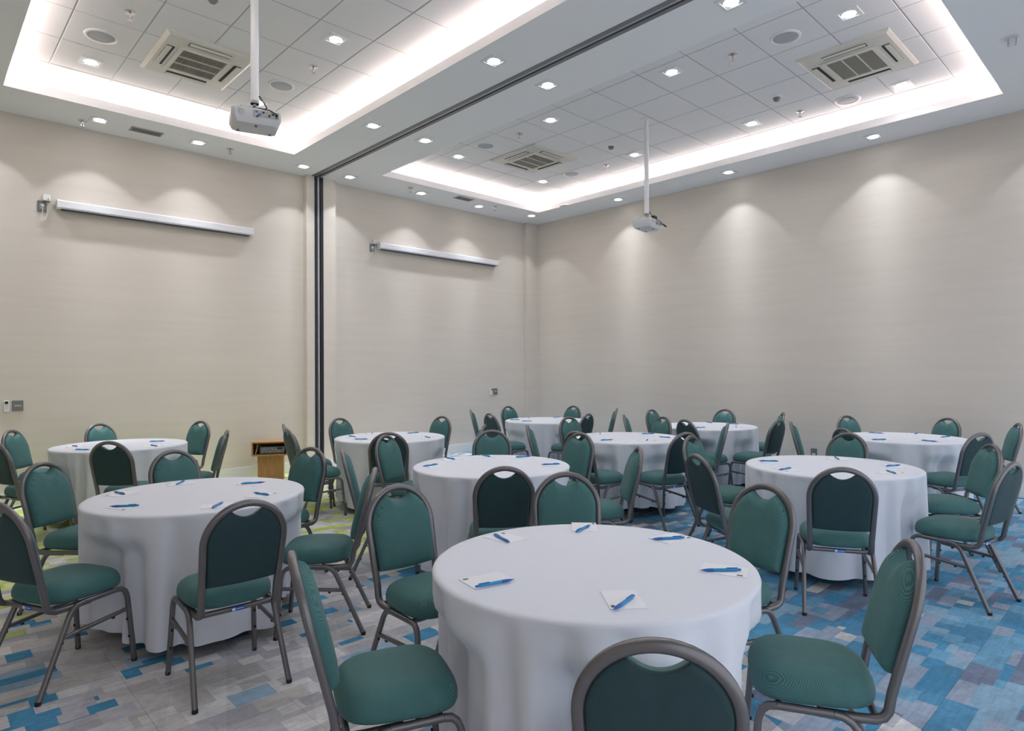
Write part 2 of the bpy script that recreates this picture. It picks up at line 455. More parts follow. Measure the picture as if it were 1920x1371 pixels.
# ------------------------------------------------------------------ recessed downlights
dl_trim = MB()
for (a, b, c_, d) in ((-.095, .095, -.095, -.068), (-.095, .095, .068, .095), (-.095, -.068, -.068, .068), (.068, .095, -.068, .068)):
    dl_trim.box(a, b, c_, d, -.008, .0)
dl_trim = dl_trim.mesh('trim'); dl_trim.materials.append(M['white_plastic'])
dl_cup = MB().lathe([(.068, .0), (.068, -.004), (.060, -.004), (.056, .0)], 28, caps=False).mesh('reflector_ring', 40); dl_cup.materials.append(M['chrome'])
dl_plate = MB().box(-.069, .069, -.069, .069, -.0025, .0).mesh('baffle'); dl_plate.materials.append(M['white_plastic'])
dl_lens = MB().lathe([(.057, -.003), (.057, -.006), (.045, -.010), (.0005, -.011)], 28, caps=True).mesh('lens', 40); dl_lens.materials.append(M['lens'])
def downlight(x, y, z, label, group, half=43., power=1.0, wall=False):
    t = thing('downlight', label, 'ceiling light', (x, y, z), 0, group)
    link('trim', dl_trim, t); link('baffle', dl_plate, t); link('reflector_ring', dl_cup, t); link('lens', dl_lens, t)
    ld = bpy.data.lights.new('downlight_lamp', 'SPOT')
    ld.energy = (SPOT_WALL if wall else SPOT_ROOM)*power; ld.color = SPOT_RGB; ld.spot_size = math.radians(2*(half if wall else 80.)); ld.spot_blend = .16 if wall else .75; ld.shadow_soft_size = .035
    if wall:      # reflector lamp: most of its light goes straight down, so the wall wash fades slowly
        ld.use_nodes = True
        nt_ = ld.node_tree; em = nt_.nodes['Emission']
        ge = nt_.nodes.new('ShaderNodeNewGeometry'); sx_ = nt_.nodes.new('ShaderNodeSeparateXYZ'); nt_.links.new(ge.outputs['Incoming'], sx_.inputs[0])
        def mt_(op, a_, b_):
            q_ = nt_.nodes.new('ShaderNodeMath'); q_.operation = op
            for i_, v_ in enumerate((a_, b_)):
                if isinstance(v_, bpy.types.NodeSocket): nt_.links.new(v_, q_.inputs[i_])
                else: q_.inputs[i_].default_value = v_
            return q_.outputs[0]
        s2 = mt_('SUBTRACT', 1.0, mt_('MULTIPLY', sx_.outputs[2], sx_.outputs[2]))
        nt_.links.new(mt_('DIVIDE', .40, mt_('POWER', mt_('ADD', s2, .022), 1.15)), em.inputs['Strength'])
    link('lamp', ld, t, (0, 0, -.03))
    return t
WL_L = [.55, 1.60, 2.67, 4.07, 4.80, 6.10, 7.34]
WALL_L = ['left picture edge', 'screen end nearest the picture edge', 'middle of the larger projection screen',
          'pilaster left of the partition post', 'pilaster right of the partition post', 'left half of the farther screen', 'right half of the farther screen']
for i, x in enumerate(WL_L):
    downlight(x, YL-.43, H, 'square downlight in the left wall soffit above the '+WALL_L[i], 'soffit downlights along the left wall', wall=True)
downlight(8.52, 8.43, H, 'square-trimmed downlight in the soffit at the far corner of the room', 'soffit downlights along the right wall', wall=True)
for i, y in enumerate((6.63, 4.61, 2.66, .85)):
    downlight(XR-.35, y, H, 'square-trimmed downlight in the right wall soffit, %s out from the far corner' % ORD[i+1], 'soffit downlights along the right wall', wall=True)
for i, y in enumerate((6.59, 4.445, 2.40, .4)):
    downlight(4.0, y, H, 'square-trimmed downlight left of the ceiling track, %s from the partition post' % ORD[i], 'soffit downlights left of the partition track')
for i, y in enumerate((6.57, 4.446, 2.45, .4)):
    downlight(4.74, y, H, 'square-trimmed downlight right of the ceiling track, %s from the partition post' % ORD[i], 'soffit downlights right of the partition track')
c1l = [(1.347, 7.62, 'left of the air conditioner, in the left coffer'), (2.99, 7.45, 'behind the nearer projector, in the left coffer'), (2.955, 5.53, 'right of the nearer projector pole, in the left coffer'),
       (1.35, 3.75, 'over the camera side of the left coffer'), (2.97, 3.75, 'near the middle of the left coffer'), (1.35, 2.05, 'at the near left of the left coffer'), (2.97, 2.05, 'at the near right of the left coffer')]
for x, y, s_ in c1l: downlight(x, y, HT, 'square-trimmed downlight '+s_, 'downlights in the left coffer', 48.)
c2n = ['far', 'third nearest', 'second nearest', 'nearest']
for i, y in enumerate((7.34, 5.48, 3.72, 2.03)):
    downlight(5.89+.05*(i == 3)*4, y, HT, 'square-trimmed downlight on the left row of the right coffer, %s from the far end' % ORD[i], 'downlights in the right coffer', 48.)
for i, (x, y) in enumerate(((7.71, 7.36), (7.75, 5.53), (7.88, 3.80), (8.05, 2.14))):
    downlight(x, y, HT, 'square-trimmed downlight on the right row of the right coffer, %s from the far end' % ORD[i], 'downlights in the right coffer', 48.)

# ------------------------------------------------------------------ ceiling fixtures
sp_rim = MB().lathe([(.140, .0), (.140, -.006), (.132, -.012), (.118, -.012), (.112, -.006), (.112, .0)], 36, caps=False).mesh('rim', 40); sp_rim.materials.append(M['white_plastic'])
sp_gr = MB().lathe([(.113, -.004), (.09, -.009), (.05, -.0115), (.0005, -.012)], 36, caps=True).mesh('grille', 60); sp_gr.materials.append(M['speaker_mesh'])
for x, y, s_ in ((1.317, 6.97, 'beside the left coffer air conditioner'), (2.99, 6.83, 'right of the nearer projector'), (6.07, 2.59, 'left of the nearer right-coffer air conditioner'),
                 (8.02, 2.70, 'below the nearer right-coffer air conditioner in the photo'), (5.89, 6.73, 'left of the far air conditioner'), (7.74, 6.75, 'right of the far air conditioner')):
    t = thing('ceiling_speaker', 'round white ceiling speaker '+s_, 'speaker', (x, y, HT), 0, 'ceiling speakers')
    link('rim', sp_rim, t); link('grille', sp_gr, t)
spr_e = MB().lathe([(.045, .0), (.045, -.004), (.03, -.012), (.012, -.014)], 20).mesh('escutcheon', 40); spr_e.materials.append(M['chrome'])
spr_s = MB().lathe([(.010, -.012), (.010, -.045), (.007, -.05)], 10).box(-.018, -.014, -.003, .003, -.07, -.04).box(.014, .018, -.003, .003, -.07, -.04).box(-.018, .018, -.003, .003, -.044, -.038).mesh('stem', 30); spr_s.materials.append(M['chrome'])
spr_d = MB().lathe([(.003, -.064), (.024, -.068), (.024, -.071), (.003, -.073)], 14).mesh('deflector', 30); spr_d.materials.append(M['chrome'])
for x, y, z, s_ in ((1.41, 6.33, HT, 'near the top left picture edge'), (3.05, 6.19, HT, 'right of the nearer projector pole'), (6.02, 3.10, HT, 'in the right coffer left of the smoke detector'),
                    (7.95, 3.22, HT, 'in the right coffer by its right cove'), (5.93, 6.09, HT, 'in the right coffer left of the far smoke detector'), (7.83, 6.12, HT, 'in the right coffer behind the farther projector pole'),
                    (1.46, 8.72, H, 'in the soffit above the wall outlet of the larger screen'), (3.05, 8.54, H, 'in the soffit above the right part of the larger screen'),
                    (5.80, 8.44, H, 'in the soffit above the left part of the farther screen'), (7.57, 8.40, H, 'in the soffit above the right end of the farther screen')):
    t = thing('sprinkler', 'small chrome fire sprinkler '+s_, 'sprinkler', (x, y, z), .4, 'ceiling sprinklers')
    link('escutcheon', spr_e, t); link('stem', spr_s, t); link('deflector', spr_d, t)
sm_b = MB().lathe([(.055, .0), (.055, -.012), (.048, -.018)], 24).mesh('base', 40); sm_b.materials.append(M['white_plastic'])
sm_h = MB().lathe([(.044, -.018), (.040, -.035), (.024, -.055), (.012, -.058)], 20).mesh('head', 40); sm_h.materials.append(M['grey_plastic'])
for x, y, s_ in ((1.86, 5.60, 'at the top picture edge left of the nearer projector pole'), (7.32, 3.23, 'in the middle of the right coffer'), (7.19, 5.53, 'in the right coffer left of the farther projector pole')):
    t = thing('smoke_detector', 'cone-shaped smoke detector '+s_, 'smoke detector', (x, y, HT), 0, 'smoke detectors')
    link('base', sm_b, t); link('head', sm_h, t)

def cassette(cx, cy, sx, sy, label):
    t = thing('air_conditioner', label, 'air conditioner', (cx, cy, HT), 0, 'ceiling cassette air conditioners')
    a, b = sx/2, sy/2
    def ring(u, v, z): return [(-u, -v, z), (u, -v, z), (u, v, z), (-u, v, z)]
    # panel: sloped frame from the ceiling to the raised grille surround
    MB().loft([ring(a, b, .0), ring(a, b, -.012), ring(a-.03, b-.03, -.030), ring(a*.60, b*.60, -.034), ring(a*.60, b*.60, -.02)], False).build('panel', 'cream_plastic', t)
    MB().loft([ring(a*.60, b*.60, -.022), ring(a*.60, b*.60, -.026)]).build('grille_recess', 'dark', t)
    g = MB()
    u, v = a*.50, b*.50
    fr = MB()
    fr.box(-a*.60, a*.60, -b*.60, -v, -.046, -.030); fr.box(-a*.60, a*.60, v, b*.60, -.046, -.030)
    fr.box(-a*.60, -u, -v, v, -.046, -.030); fr.box(u, a*.60, -v, v, -.046, -.030)
    fr.box(-u, u, -v*.33-.006, -v*.33+.006, -.046, -.034); fr.box(-u, u, v*.33-.006, v*.33+.006, -.046, -.034)
    fr.build('grille_frame', 'cream_plastic', t)
    n = 30
    for i in range(n):
        x = -u+(i+.5)*2*u/n
        g.box(x-u/n*.42, x+u/n*.42, -v, v, -.042, -.034)
    s_ = g.build('grille_slats', 'grille', t); s_['kind'] = 'stuff'
    for (dx, dy) in ((0, 1), (0, -1), (1, 0), (-1, 0)):
        if dx == 0:
            MB().box(-u*.95, u*.95, dy*b*.76-.035, dy*b*.76+.035, -.036, -.028).build('air_slot', 'dark', t)
            MB().cbox(0, dy*b*.79, -.040, u*1.86, .045, .008, .003).build('louvre', 'cream_plastic', t)
        else:
            MB().box(dx*a*.76-.035, dx*a*.76+.035, -v*.95, v*.95, -.036, -.028).build('air_slot', 'dark', t)
            MB().cbox(dx*a*.79, 0, -.040, .045, v*1.86, .008, .003).build('louvre', 'cream_plastic', t)
    return t
cassette(2.14, 6.88, .82, .98, 'square cream ceiling air conditioner in the left coffer')
cassette(7.09, 2.29, .98, .86, 'square cream air conditioner at the near end of the right coffer')
cassette(6.79, 6.67, .91, .95, 'square cream air conditioner at the far end of the right coffer')

def vent(cx, cy, label):
    t = thing('air_vent', label, 'vent', (cx, cy, H), 0, 'soffit air vents')
    w, d = .34, .16
    f = MB()
    f.box(-w/2, w/2, -d/2, -d/2+.016, -.008, 0); f.box(-w/2, w/2, d/2-.016, d/2, -.008, 0)
    f.box(-w/2, -w/2+.016, -d/2, d/2, -.008, 0); f.box(w/2-.016, w/2, -d/2, d/2, -.008, 0)
    f.build('frame', 'light_grey', t)
    MB().box(-w/2+.01, w/2-.01, -d/2+.01, d/2-.01, -.0015, 0).build('backing', 'dark', t)
    for i in range(9):
        y = -d/2+.022+i*(d-.044)/8
        MB().box(-w/2+.016, w/2-.016, y-.004, y+.004, -.007, -.003).build('slat', 'grey_plastic', t)
vent(2.09, 8.60, 'grey rectangular air vent in the soffit above the larger screen')
vent(6.82, 8.36, 'grey rectangular air vent in the soffit above the farther screen')
t = thing('access_point', 'small white rounded device with dark grille on the far corner soffit', 'sensor', (8.40, 7.50, H), 0)
MB().cbox(0, 0, -.017, .10, .17, .034, .02).build('case', 'white_plastic', t, 40)
for i in range(5): MB().box(-.052, -.049, -.05+i*.022, -.038+i*.022, -.026, -.010).build('slot', 'dark', t)
t = thing('motion_sensor', 'white ribbed sensor hanging from the soffit at top right', 'sensor', (7.06, 1.02, H), .2)
MB().lathe([(.052, 0), (.052, -.012), (.04, -.018)], 20).build('base', 'white_plastic', t, 40)
MB().cbox(0, 0, -.043, .085, .055, .055, .012).build('body', 'white_plastic', t, 40)
for i in range(6): MB().box(-.034+i*.013, -.029+i*.013, -.030, .030, -.066, -.022).build('rib', 'light_grey', t)

# ------------------------------------------------------------------ projectors
def projector(x, y, rz, label, variant):
    t = thing('projector', label, 'projector', (x, y, HT), 0, 'ceiling projectors on white poles')
    zb = 3.43-HT
    MB().lathe([(.075, 0), (.075, -.008), (.03, -.014), (.03, -.04)], 24).build('ceiling_flange', 'white_plastic', t, 40)
    MB().lathe([(.0285, -.01), (.0285, zb)], 20).build('pole', 'white_plastic', t, 40)
    MB().lathe([(.032, zb+.02), (.032, zb), (.012, zb), (.012, zb-.045)], 16).build('pole_end', 'light_grey', t, 40)
    rot = Matrix.Rotation(rz, 4, 'Z')
    def loc(mb):
        mb.v = [tuple(rot @ Vector(p)) for p in mb.v]; return mb
    br = MB().box(-.05, .05, -.05, .05, zb-.052, zb-.044)
    for sx in (-1, 1):
        for sy in (-1, 1): br.tube([(sx*.04, sy*.04, zb-.048), (sx*.10, sy*.07, zb-.056), (sx*.10, sy*.07, zb-.075)], .006, 6)
    loc(br).build('mount', 'alu_dark', t)
    z1, z0 = zb-.072, zb-.185
    # shell: upper body and bevelled underside
    def ring(u, v, z, c_): return [(-u+c_, -v, z), (u-c_, -v, z), (u, -v+c_, z), (u, v-c_, z), (u-c_, v, z), (-u+c_, v, z), (-u, v-c_, z), (-u, -v+c_, z)]
    sh = loc(MB().loft([ring(.155, .115, z1, .02), ring(.168, .128, z1-.012, .025), ring(.168, .128, z0+.045, .025), ring(.150, .108, z0+.004, .025), ring(.140, .10, z0, .025)])).build('shell', 'projector', t, 35)
    loc(MB().box(-.025, .150, -.1315, -.128, z0+.05, z1-.016)).build('port_panel', 'projector_side', sh)
    pts = [(.00, .7, 'blue_port'), (.022, .35, 'blue_port'), (.045, .7, 'black'), (.065, .35, 'yellow_port'), (.085, .7, 'yellow_port'), (.085, .3, 'black'), (.108, .6, 'black'), (.132, .5, 'black')]
    for px_, f_, mm in pts:
        zz = z0+.05+f_*(z1-.016-z0-.05)
        loc(MB().box(px_-.007, px_+.007, -.1345, -.1315, zz-.006, zz+.006)).build('port', mm, sh)
    ln = MB(); 
    loc(ln.loft([[(-.10+.022*math.cos(2*PI*i/16), -.128-.003*j, z0+.072+.022*math.sin(2*PI*i/16)) for i in range(16)] for j in range(2)])).build('vent_disc', 'light_grey', sh)
    lens_ = MB()
    loc(lens_.loft([[(.09+r_*math.cos(2*PI*i/20), yy, (z0+z1)/2+.01+r_*math.sin(2*PI*i/20)) for i in range(20)] for r_, yy in ((.040, .126), (.040, .146), (.032, .146), (.030, .134))])).build('lens', 'black', t, 40)
    for sx, sy in ((-.11, .06), (.11, .06), (0, -.08)):
        loc(MB().lathe([(.010, z0), (.010, z0-.010)], 10, (sx, sy, 0))).build('foot', 'grey_plastic', t, 40)
    loc(MB().tube([(.03, -.01, zb+.06), (.05, -.03, zb+.02), (.075, -.07, zb-.04), (.03, -.12, zb-.10), (-.0, -.136, zb-.14)], .005, 6)).build('cable', 'cable', t, 60)
    loc(MB().tube([(.0, -.02, zb-.03), (-.06, -.03, zb-.06), (-.12, -.05, zb-.066), (-.15, -.06, zb-.068)], .008, 6)).build('cable', 'cable', t, 60)
    loc(MB().tube([(-.03, -.05, zb-.05), (.03, -.11, zb-.066), (.09, -.135, zb-.08), (.14, -.145, zb-.11), (.132, -.134, zb-.13)], .004, 6)).build('cable', 'cable', t, 60)
    if variant:
        loc(MB().cbox(.02, -.09, zb-.045, .085, .05, .04, .006)).build('power_brick', 'black', t)
        loc(MB().tube([(.15+.05+.035*math.cos(a_*.7), -.15-.02*math.sin(a_*.7), zb-.12-.02*math.sin(a_*.7)) for a_ in range(10)], .006, 6)).build('cable', 'cable', t, 60)
    return t
projector(1.84, 4.66, math.radians(-16), 'grey-white projector on a white pole in the left coffer', 0)
projector(6.78, 4.66, math.radians(10), 'smaller-looking grey projector on a white pole in the right coffer', 1)

# ------------------------------------------------------------------ things on the walls
def screen(x0, x1, z, label):
    t = thing('projection_screen', label, 'projection screen', (x0, YL, z), 0, 'rolled-up projection screens')
    L = x1-x0
    prof = [(-.012, -.05), (-.10, -.05), (-.115, -.035), (-.115, .035), (-.10, .05), (-.012, .05)]
    MB().loft([[(.03, a, b) for a, b in prof], [(L-.03, a, b) for a, b in prof]]).build('housing', 'screen_case', t)
    for (a, b) in ((0, .03), (L-.03, L)):
        MB().loft([[(a, p*1.02, q*1.05) for p, q in prof], [(b, p*1.02, q*1.05) for p, q in prof]]).build('end_cap', 'white_plastic', t)
    MB().box(.04, L-.04, -.085, -.035, -.056, -.0495).build('slot', 'black', t)
    MB().cbox(L/2, -.06, -.062, L-.10, .018, .014, .004).build('bottom_bar', 'alu_dark', t)
    for f_ in (.15, .85): MB().box(L*f_-.03, L*f_+.03, -.013, 0, -.045, .06).build('wall_bracket', 'white_plastic', t)
    # flex to the outlet
    MB().tube([(.0, -.05, .0), (-.02, -.045, -.012), (-.035, -.03, -.004), (-.045, -.012, .0)], .006, 6).build('cable', 'cable_white', t, 60)
    return t
screen(1.245, 3.49, 3.42, 'long white screen housing on the wall left of the partition post')
screen(5.52, 8.10, 3.50, 'long white screen housing on the wall right of the partition post')
def screen_outlet(x, z, which, far):
    t = thing('power_outlet', 'grey outlet plate with white plug left of the '+which, 'outlet', (x, YL, z), 0, 'outlets beside the screens')
    MB().cbox(0, -.006, 0, .085, .012, .125, .003).build('plate', 'grey_plastic', t)
    MB().box(-.022, .022, -.016, -.010, -.03, .03).build('insert', 'light_grey', t)
    pl = MB().cbox(.0, -.028, .004, .026, .034, .022, .005).build('plug', 'white_plastic', t)
    MB().tube([(0, -.03, -.005), (.005, -.03, -.05), (-.01, -.025, -.12), (-.055, -.02, -.19), (.03, -.02, -.15), (.05, -.02, -.09), (.05, -.02, -.03)], .005, 6).build('cable', 'cable_white', pl, 60)
    b = thing('screen_control_box', 'small white motor control box above the outlet of the '+which, 'control box', (x+.04, YL, z+.10), 0, 'screen control boxes')
    MB().cbox(0, -.025, 0, .075, .05, .075, .008).build('case', 'white_plastic', b)
    MB().box(.008, .018, -.052, -.050, -.022, -.012).build('indicator', 'dark', b)
    MB().box(-.034, .034, -.046, -.004, -.042, -.037).build('underside', 'grey_plastic', b)
screen_outlet(1.115, 3.385, 'larger screen', 0)
screen_outlet(5.43, 3.46, 'farther screen', 1)
for x, z, w, s_ in ((.795, 1.106, .10, 'at the left picture edge'), (7.985, 1.075, .11, 'near the far corner')):
    t = thing('remote_holder', 'white air conditioning remote with dark display on the wall '+s_, 'remote control', (x, YL, z), 0, 'wall remotes')
    MB().cbox(0, -.012, 0, .046, .024, .125, .006).build('case', 'white_plastic', t)
    MB().box(-.015, .015, -.0255, -.023, .026, .056).build('display', 'black', t)
    for i in range(3): MB().cbox(0, -.0245, .010-.016*i, .014, .003, .006, .0005).build('button', 'light_grey', t)
    t = thing('switch_plate', 'square grey wall switch plate '+s_+' beside a remote', 'switch', (x+.10, YL, z+.003), 0, 'wall switch plates')
    MB().cbox(0, -.006, 0, w, .012, .118, .003).build('plate', 'grey_plastic', t)
    for i in range(3): MB().box(-.030+i*.021, -.011+i*.021, -.0145, -.011, -.010, .010).build('rocker', 'light_grey', t)
t = thing('power_outlet', 'small grey outlet plate low on the right wall', 'outlet', (XR, 3.558, .305), 0)
MB().cbox(-.006, 0, 0, .012, .078, .118, .003).build('plate', 'grey_plastic', t)
for i in (-1, 1): MB().cbox(-.013, i*.012, -.02, .006, .020, .028, .002).build('socket', 'white_plastic', t)

# ------------------------------------------------------------------ lectern with the amplifier
LX, LY, LR = 3.60, 8.60, math.radians(-28)
t = thing('lectern', 'low oak stand with an open box on top against the left wall', 'stand', (LX, LY, 0), LR)
MB().box(-.17, .17, -.02, .16, 0, .02).build('plinth', 'oak', t)
MB().box(-.165, .165, -.015, .155, .02, .34).build('column', 'oak', t)
W_, D_, h0, h1, th = .46, .30, .34, .53, .018
MB().box(-W_/2, W_/2, -.13, -.13+D_, h0, h0+th).build('shelf', 'oak', t)
MB().box(-W_/2, W_/2, -.13, -.13+D_, h1-th, h1).build('top', 'oak', t)
MB().box(-W_/2, -W_/2+th, -.13, -.13+D_, h0+th, h1-th).build('side_panel', 'oak', t)
MB().box(W_/2-th, W_/2, -.13, -.13+D_, h0+th, h1-th).build('side_panel', 'oak', t)
MB().box(-W_/2+th, W_/2-th, -.13+D_-th, -.13+D_, h0+th, h1-th).build('back_panel', 'oak', t)
MB().cbox(-.172, .06, .27, .012, .05, .08, .003).build('socket_plate', 'white_plastic', t)
RM = Matrix.Rotation(LR, 4, 'Z')
def atl(x, y, z):
    p = RM @ Vector((x, y, z)); return (p.x+LX, p.y+LY, p.z)
a = thing('amplifier', 'black audio amplifier with knobs inside the oak stand', 'amplifier', atl(.03, 0, h0+th), LR)
MB().cbox(0, .02, .055, .32, .20, .10, .004).build('case', 'black', a)
MB().box(-.155, .155, -.083, -.080, .012, .096).build('front_panel', 'alu_dark', a)
for i in range(9):
    MB().lathe([(.008, 0), (.007, .012)], 10).build('knob', 'light_grey' if i % 3 else 'chrome', a)
    o = col.objects[-1]; o.rotation_euler = (PI/2, 0, 0); o.location = (-.13+i*.026, -.083, .035+.028*(i % 2))
MB().box(.06, .13, -.0845, -.083, .062, .088).build('display', 'dark', a)
b = MB().box(-.0015, .0015, -.07, .05, 0, .135).build('leaflet', 'paper'); tag(b, 'white leaflet leaning beside the amplifier in the oak stand', 'leaflet')
b.location = atl(-.185, -.03, h0+th+.001); b.rotation_euler = (0, .22, LR)

# ------------------------------------------------------------------ banquet chair prototype
def yb(z): return -.19-(z-.45)*.25
AZ, AR = .711, .175
def make_chair():
    t = thing('banquet_chair', '', 'chair')
    # back frame: under-seat tails, posts and arch in one bent tube
    side = [(-.166, .02, .374), (-.166, -.10, .372), (-.166, -.146, .374), (-.166, -.170, .384), (-.166, -.183, .404), (-.166, yb(.46), .46)]
    side += [(-.166-.009*f_, yb(.46+.251*f_), .46+.251*f_) for f_ in (.35, .7, .999)]
    top = [(-AR*math.cos(a_), yb(AZ+AR*math.sin(a_)), AZ+AR*math.sin(a_)) for a_ in [PI*i/24 for i in range(1, 24)]]
    path = side+top+[(-x, y, z) for x, y, z in reversed(side)]
    # sweep with the fore-aft direction as binormal on the posts, turning with the bend
    pts = [Vector(p) for p in path]; rings = []
    for i, p in enumerate(pts):
        tg = (pts[min(i+1, len(pts)-1)]-pts[max(i-1, 0)]).normalized()
        sgn = p.x/abs(p.x) if abs(p.x) > .02 else 0
        if i < len(side) or i >= len(pts)-len(side):
            n_ = Vector((1 if p.x > 0 else -1, 0, 0))
        else:
            n_ = Vector((p.x, 0, p.z-AZ)).normalized()
        n_ = (n_-tg*n_.dot(tg)).normalized(); b_ = tg.cross(n_).normalized()
        c_ = .5; pr = [(-1, -1+c_), (-1+c_, -1), (1-c_, -1), (1, -1+c_), (1, 1-c_), (1-c_, 1), (-1+c_, 1), (-1, 1-c_)]
        rings.append([p+n_*(u*.0150)+b_*(v_*.0135) for u, v_ in pr])
    MB().loft(rings).build('back_frame', 'frame', t, 50)
    # upholstered back
    wi = AR-.0145
    ol = []
    n1 = 10
    for i in range(n1+1):   # right side upward
        z = .515+(AZ-.515)*i/n1; ol.append((wi-.010*(1-i/n1)**1.0*(1 if True else 0), z))
    a_end = math.acos(.068/wi)
    for i in range(1, 13): ol.append((wi*math.cos(a_end*i/12), AZ+wi*math.sin(a_end*i/12)))
    zt = AZ+wi*math.sin(a_end)
    for i in range(1, 14):   # scooped hand hold
        x = .068-.136*i/14; ol.append((x, zt-.032*(1-(abs(x)/.068)**2.0)))
    ol += [(-x, z) for x, z in reversed(ol[:n1+1+12])]
    for i in range(1, 8):
        x = -(wi-.010)+2*(wi-.010)*i/8; ol.append((x, .515-.006*(1-(x/(wi-.01))**2)))
    cz = .665
    def ring(f_, dep):
        r_ = []
        for x, z in ol:
            xx, zz = x*f_, cz+(z-cz)*f_
            r_.append((xx, yb(zz)+dep, zz))
        return r_
    MB().loft([ring(1.0, -.002), ring(1.0, .006), ring(.985, .020), ring(.955, .032), ring(.90, .041), ring(.78, .048), ring(.55, .052), ring(.25, .053), ring(.03, .053)]).build('backrest', 'fabric', t, 70)
    MB().loft([ring(1.0, -.002), ring(.995, -.008), ring(.975, -.013), ring(.90, -.0155), ring(.5, -.017), ring(.03, -.017)]).build('back_panel', 'fabric_shaded', t, 50)
    # seat cushion
    ns = 40
    def sring(f_, z, fr=1.0):
        r_ = []
        for i in range(ns):
            a_ = 2*PI*i/ns; c_, s_ = math.cos(a_), math.sin(a_); e = 2/3.4
            x = .192*math.copysign(abs(c_)**e, c_); y = .192*math.copysign(abs(s_)**e, s_)
            x *= 1.0+.05*(y/.192)
            r_.append((x*f_, .024+y*f_, z-.012*max(0, y*f_/.192-.55)*fr))
        return r_
    MB().loft([sring(.92, .396), sring(.98, .402), sring(1.01, .416), sring(1.01, .434), sring(.985, .453), sring(.94, .468), sring(.85, .481), sring(.68, .490), sring(.4, .495), sring(.03, .497)]).build('seat', 'fabric', t, 70)
    for sx in (-1, 1):
        fp = [(sx*.206, .226, .006), (sx*.191, .199, .33), (sx*.190, .195, .348), (sx*.189, .186, .368), (sx*.188, .168, .382), (sx*.188, .140, .386)]
        rp = [(sx*.188, -.025, .383), (sx*.188, -.055, .377), (sx*.189, -.078, .362), (sx*.1895, -.094, .340), (sx*.206, -.245, .006)]
        for nm, pp, s_ in (('leg', fp, 1), ('leg', rp, -1)):
            lg = MB().sweep(pp, (1, 0, 0), .0115, .0115).build(nm, 'frame', t, 50)
            q = Vector(pp[0] if s_ > 0 else pp[-1]); 
            MB().lathe([(.0115, -.006), (.0132, -.003), (.0130, .012)], 10, tuple(q)).build('glide', 'glide', lg, 40)
            for hz in (.13, .22):
                a_, b_ = (Vector(pp[0]), Vector(pp[1])) if s_ > 0 else (Vector(pp[-1]), Vector(pp[-2]))
                w = a_.lerp(b_, hz/.33)
                MB().cbox(w.x, w.y-.0145*(1 if s_ > 0 else -1), w.z, .010, .008, .012, .002).build('bumper', 'glide', lg)
        MB().sweep([(sx*.188, .140, .386), (sx*.188, .06, .3845), (sx*.188, -.025, .383)], (1, 0, 0), .0115, .0115).build('seat_rail', 'frame', t, 50)
        sb = MB().sweep([(sx*.194, .203, .275), (sx*.194, .03, .262), (sx*.194, -.134, .250)], (1, 0, 0), .009, .009).build('stretcher', 'frame', t, 50)
        for yy in (.12, -.06): MB().cbox(sx*.194, yy, .2465+.075*yy, .012, .014, .010, .002).build('bumper', 'glide', sb)
    MB().sweep([(-.185, .135, .383), (0, .135, .383), (.185, .135, .383)], (0, 1, 0), .010, .010).build('crossbar', 'frame', t, 50)
    cb = MB().sweep([(-.166, -.150, .378), (0, -.150, .378), (.166, -.150, .378)], (0, 1, 0), .011, .011).build('crossbar', 'frame', t, 50)
    lb = MB().cbox(-.0, -.1620, .378, .062, .002, .018, .0006).build('label', 'label_blue', cb)
    lb['label'] = 'blue maker label'
    MB().box(-.027, -.011, -.1635, -.1630, .372, .384).build('label_mark', 'label_white', cb)
    MB().box(-.006, .026, -.1635, -.1630, .3765, .3795).build('label_mark', 'label_white', cb)
    return t
chair0 = make_chair()

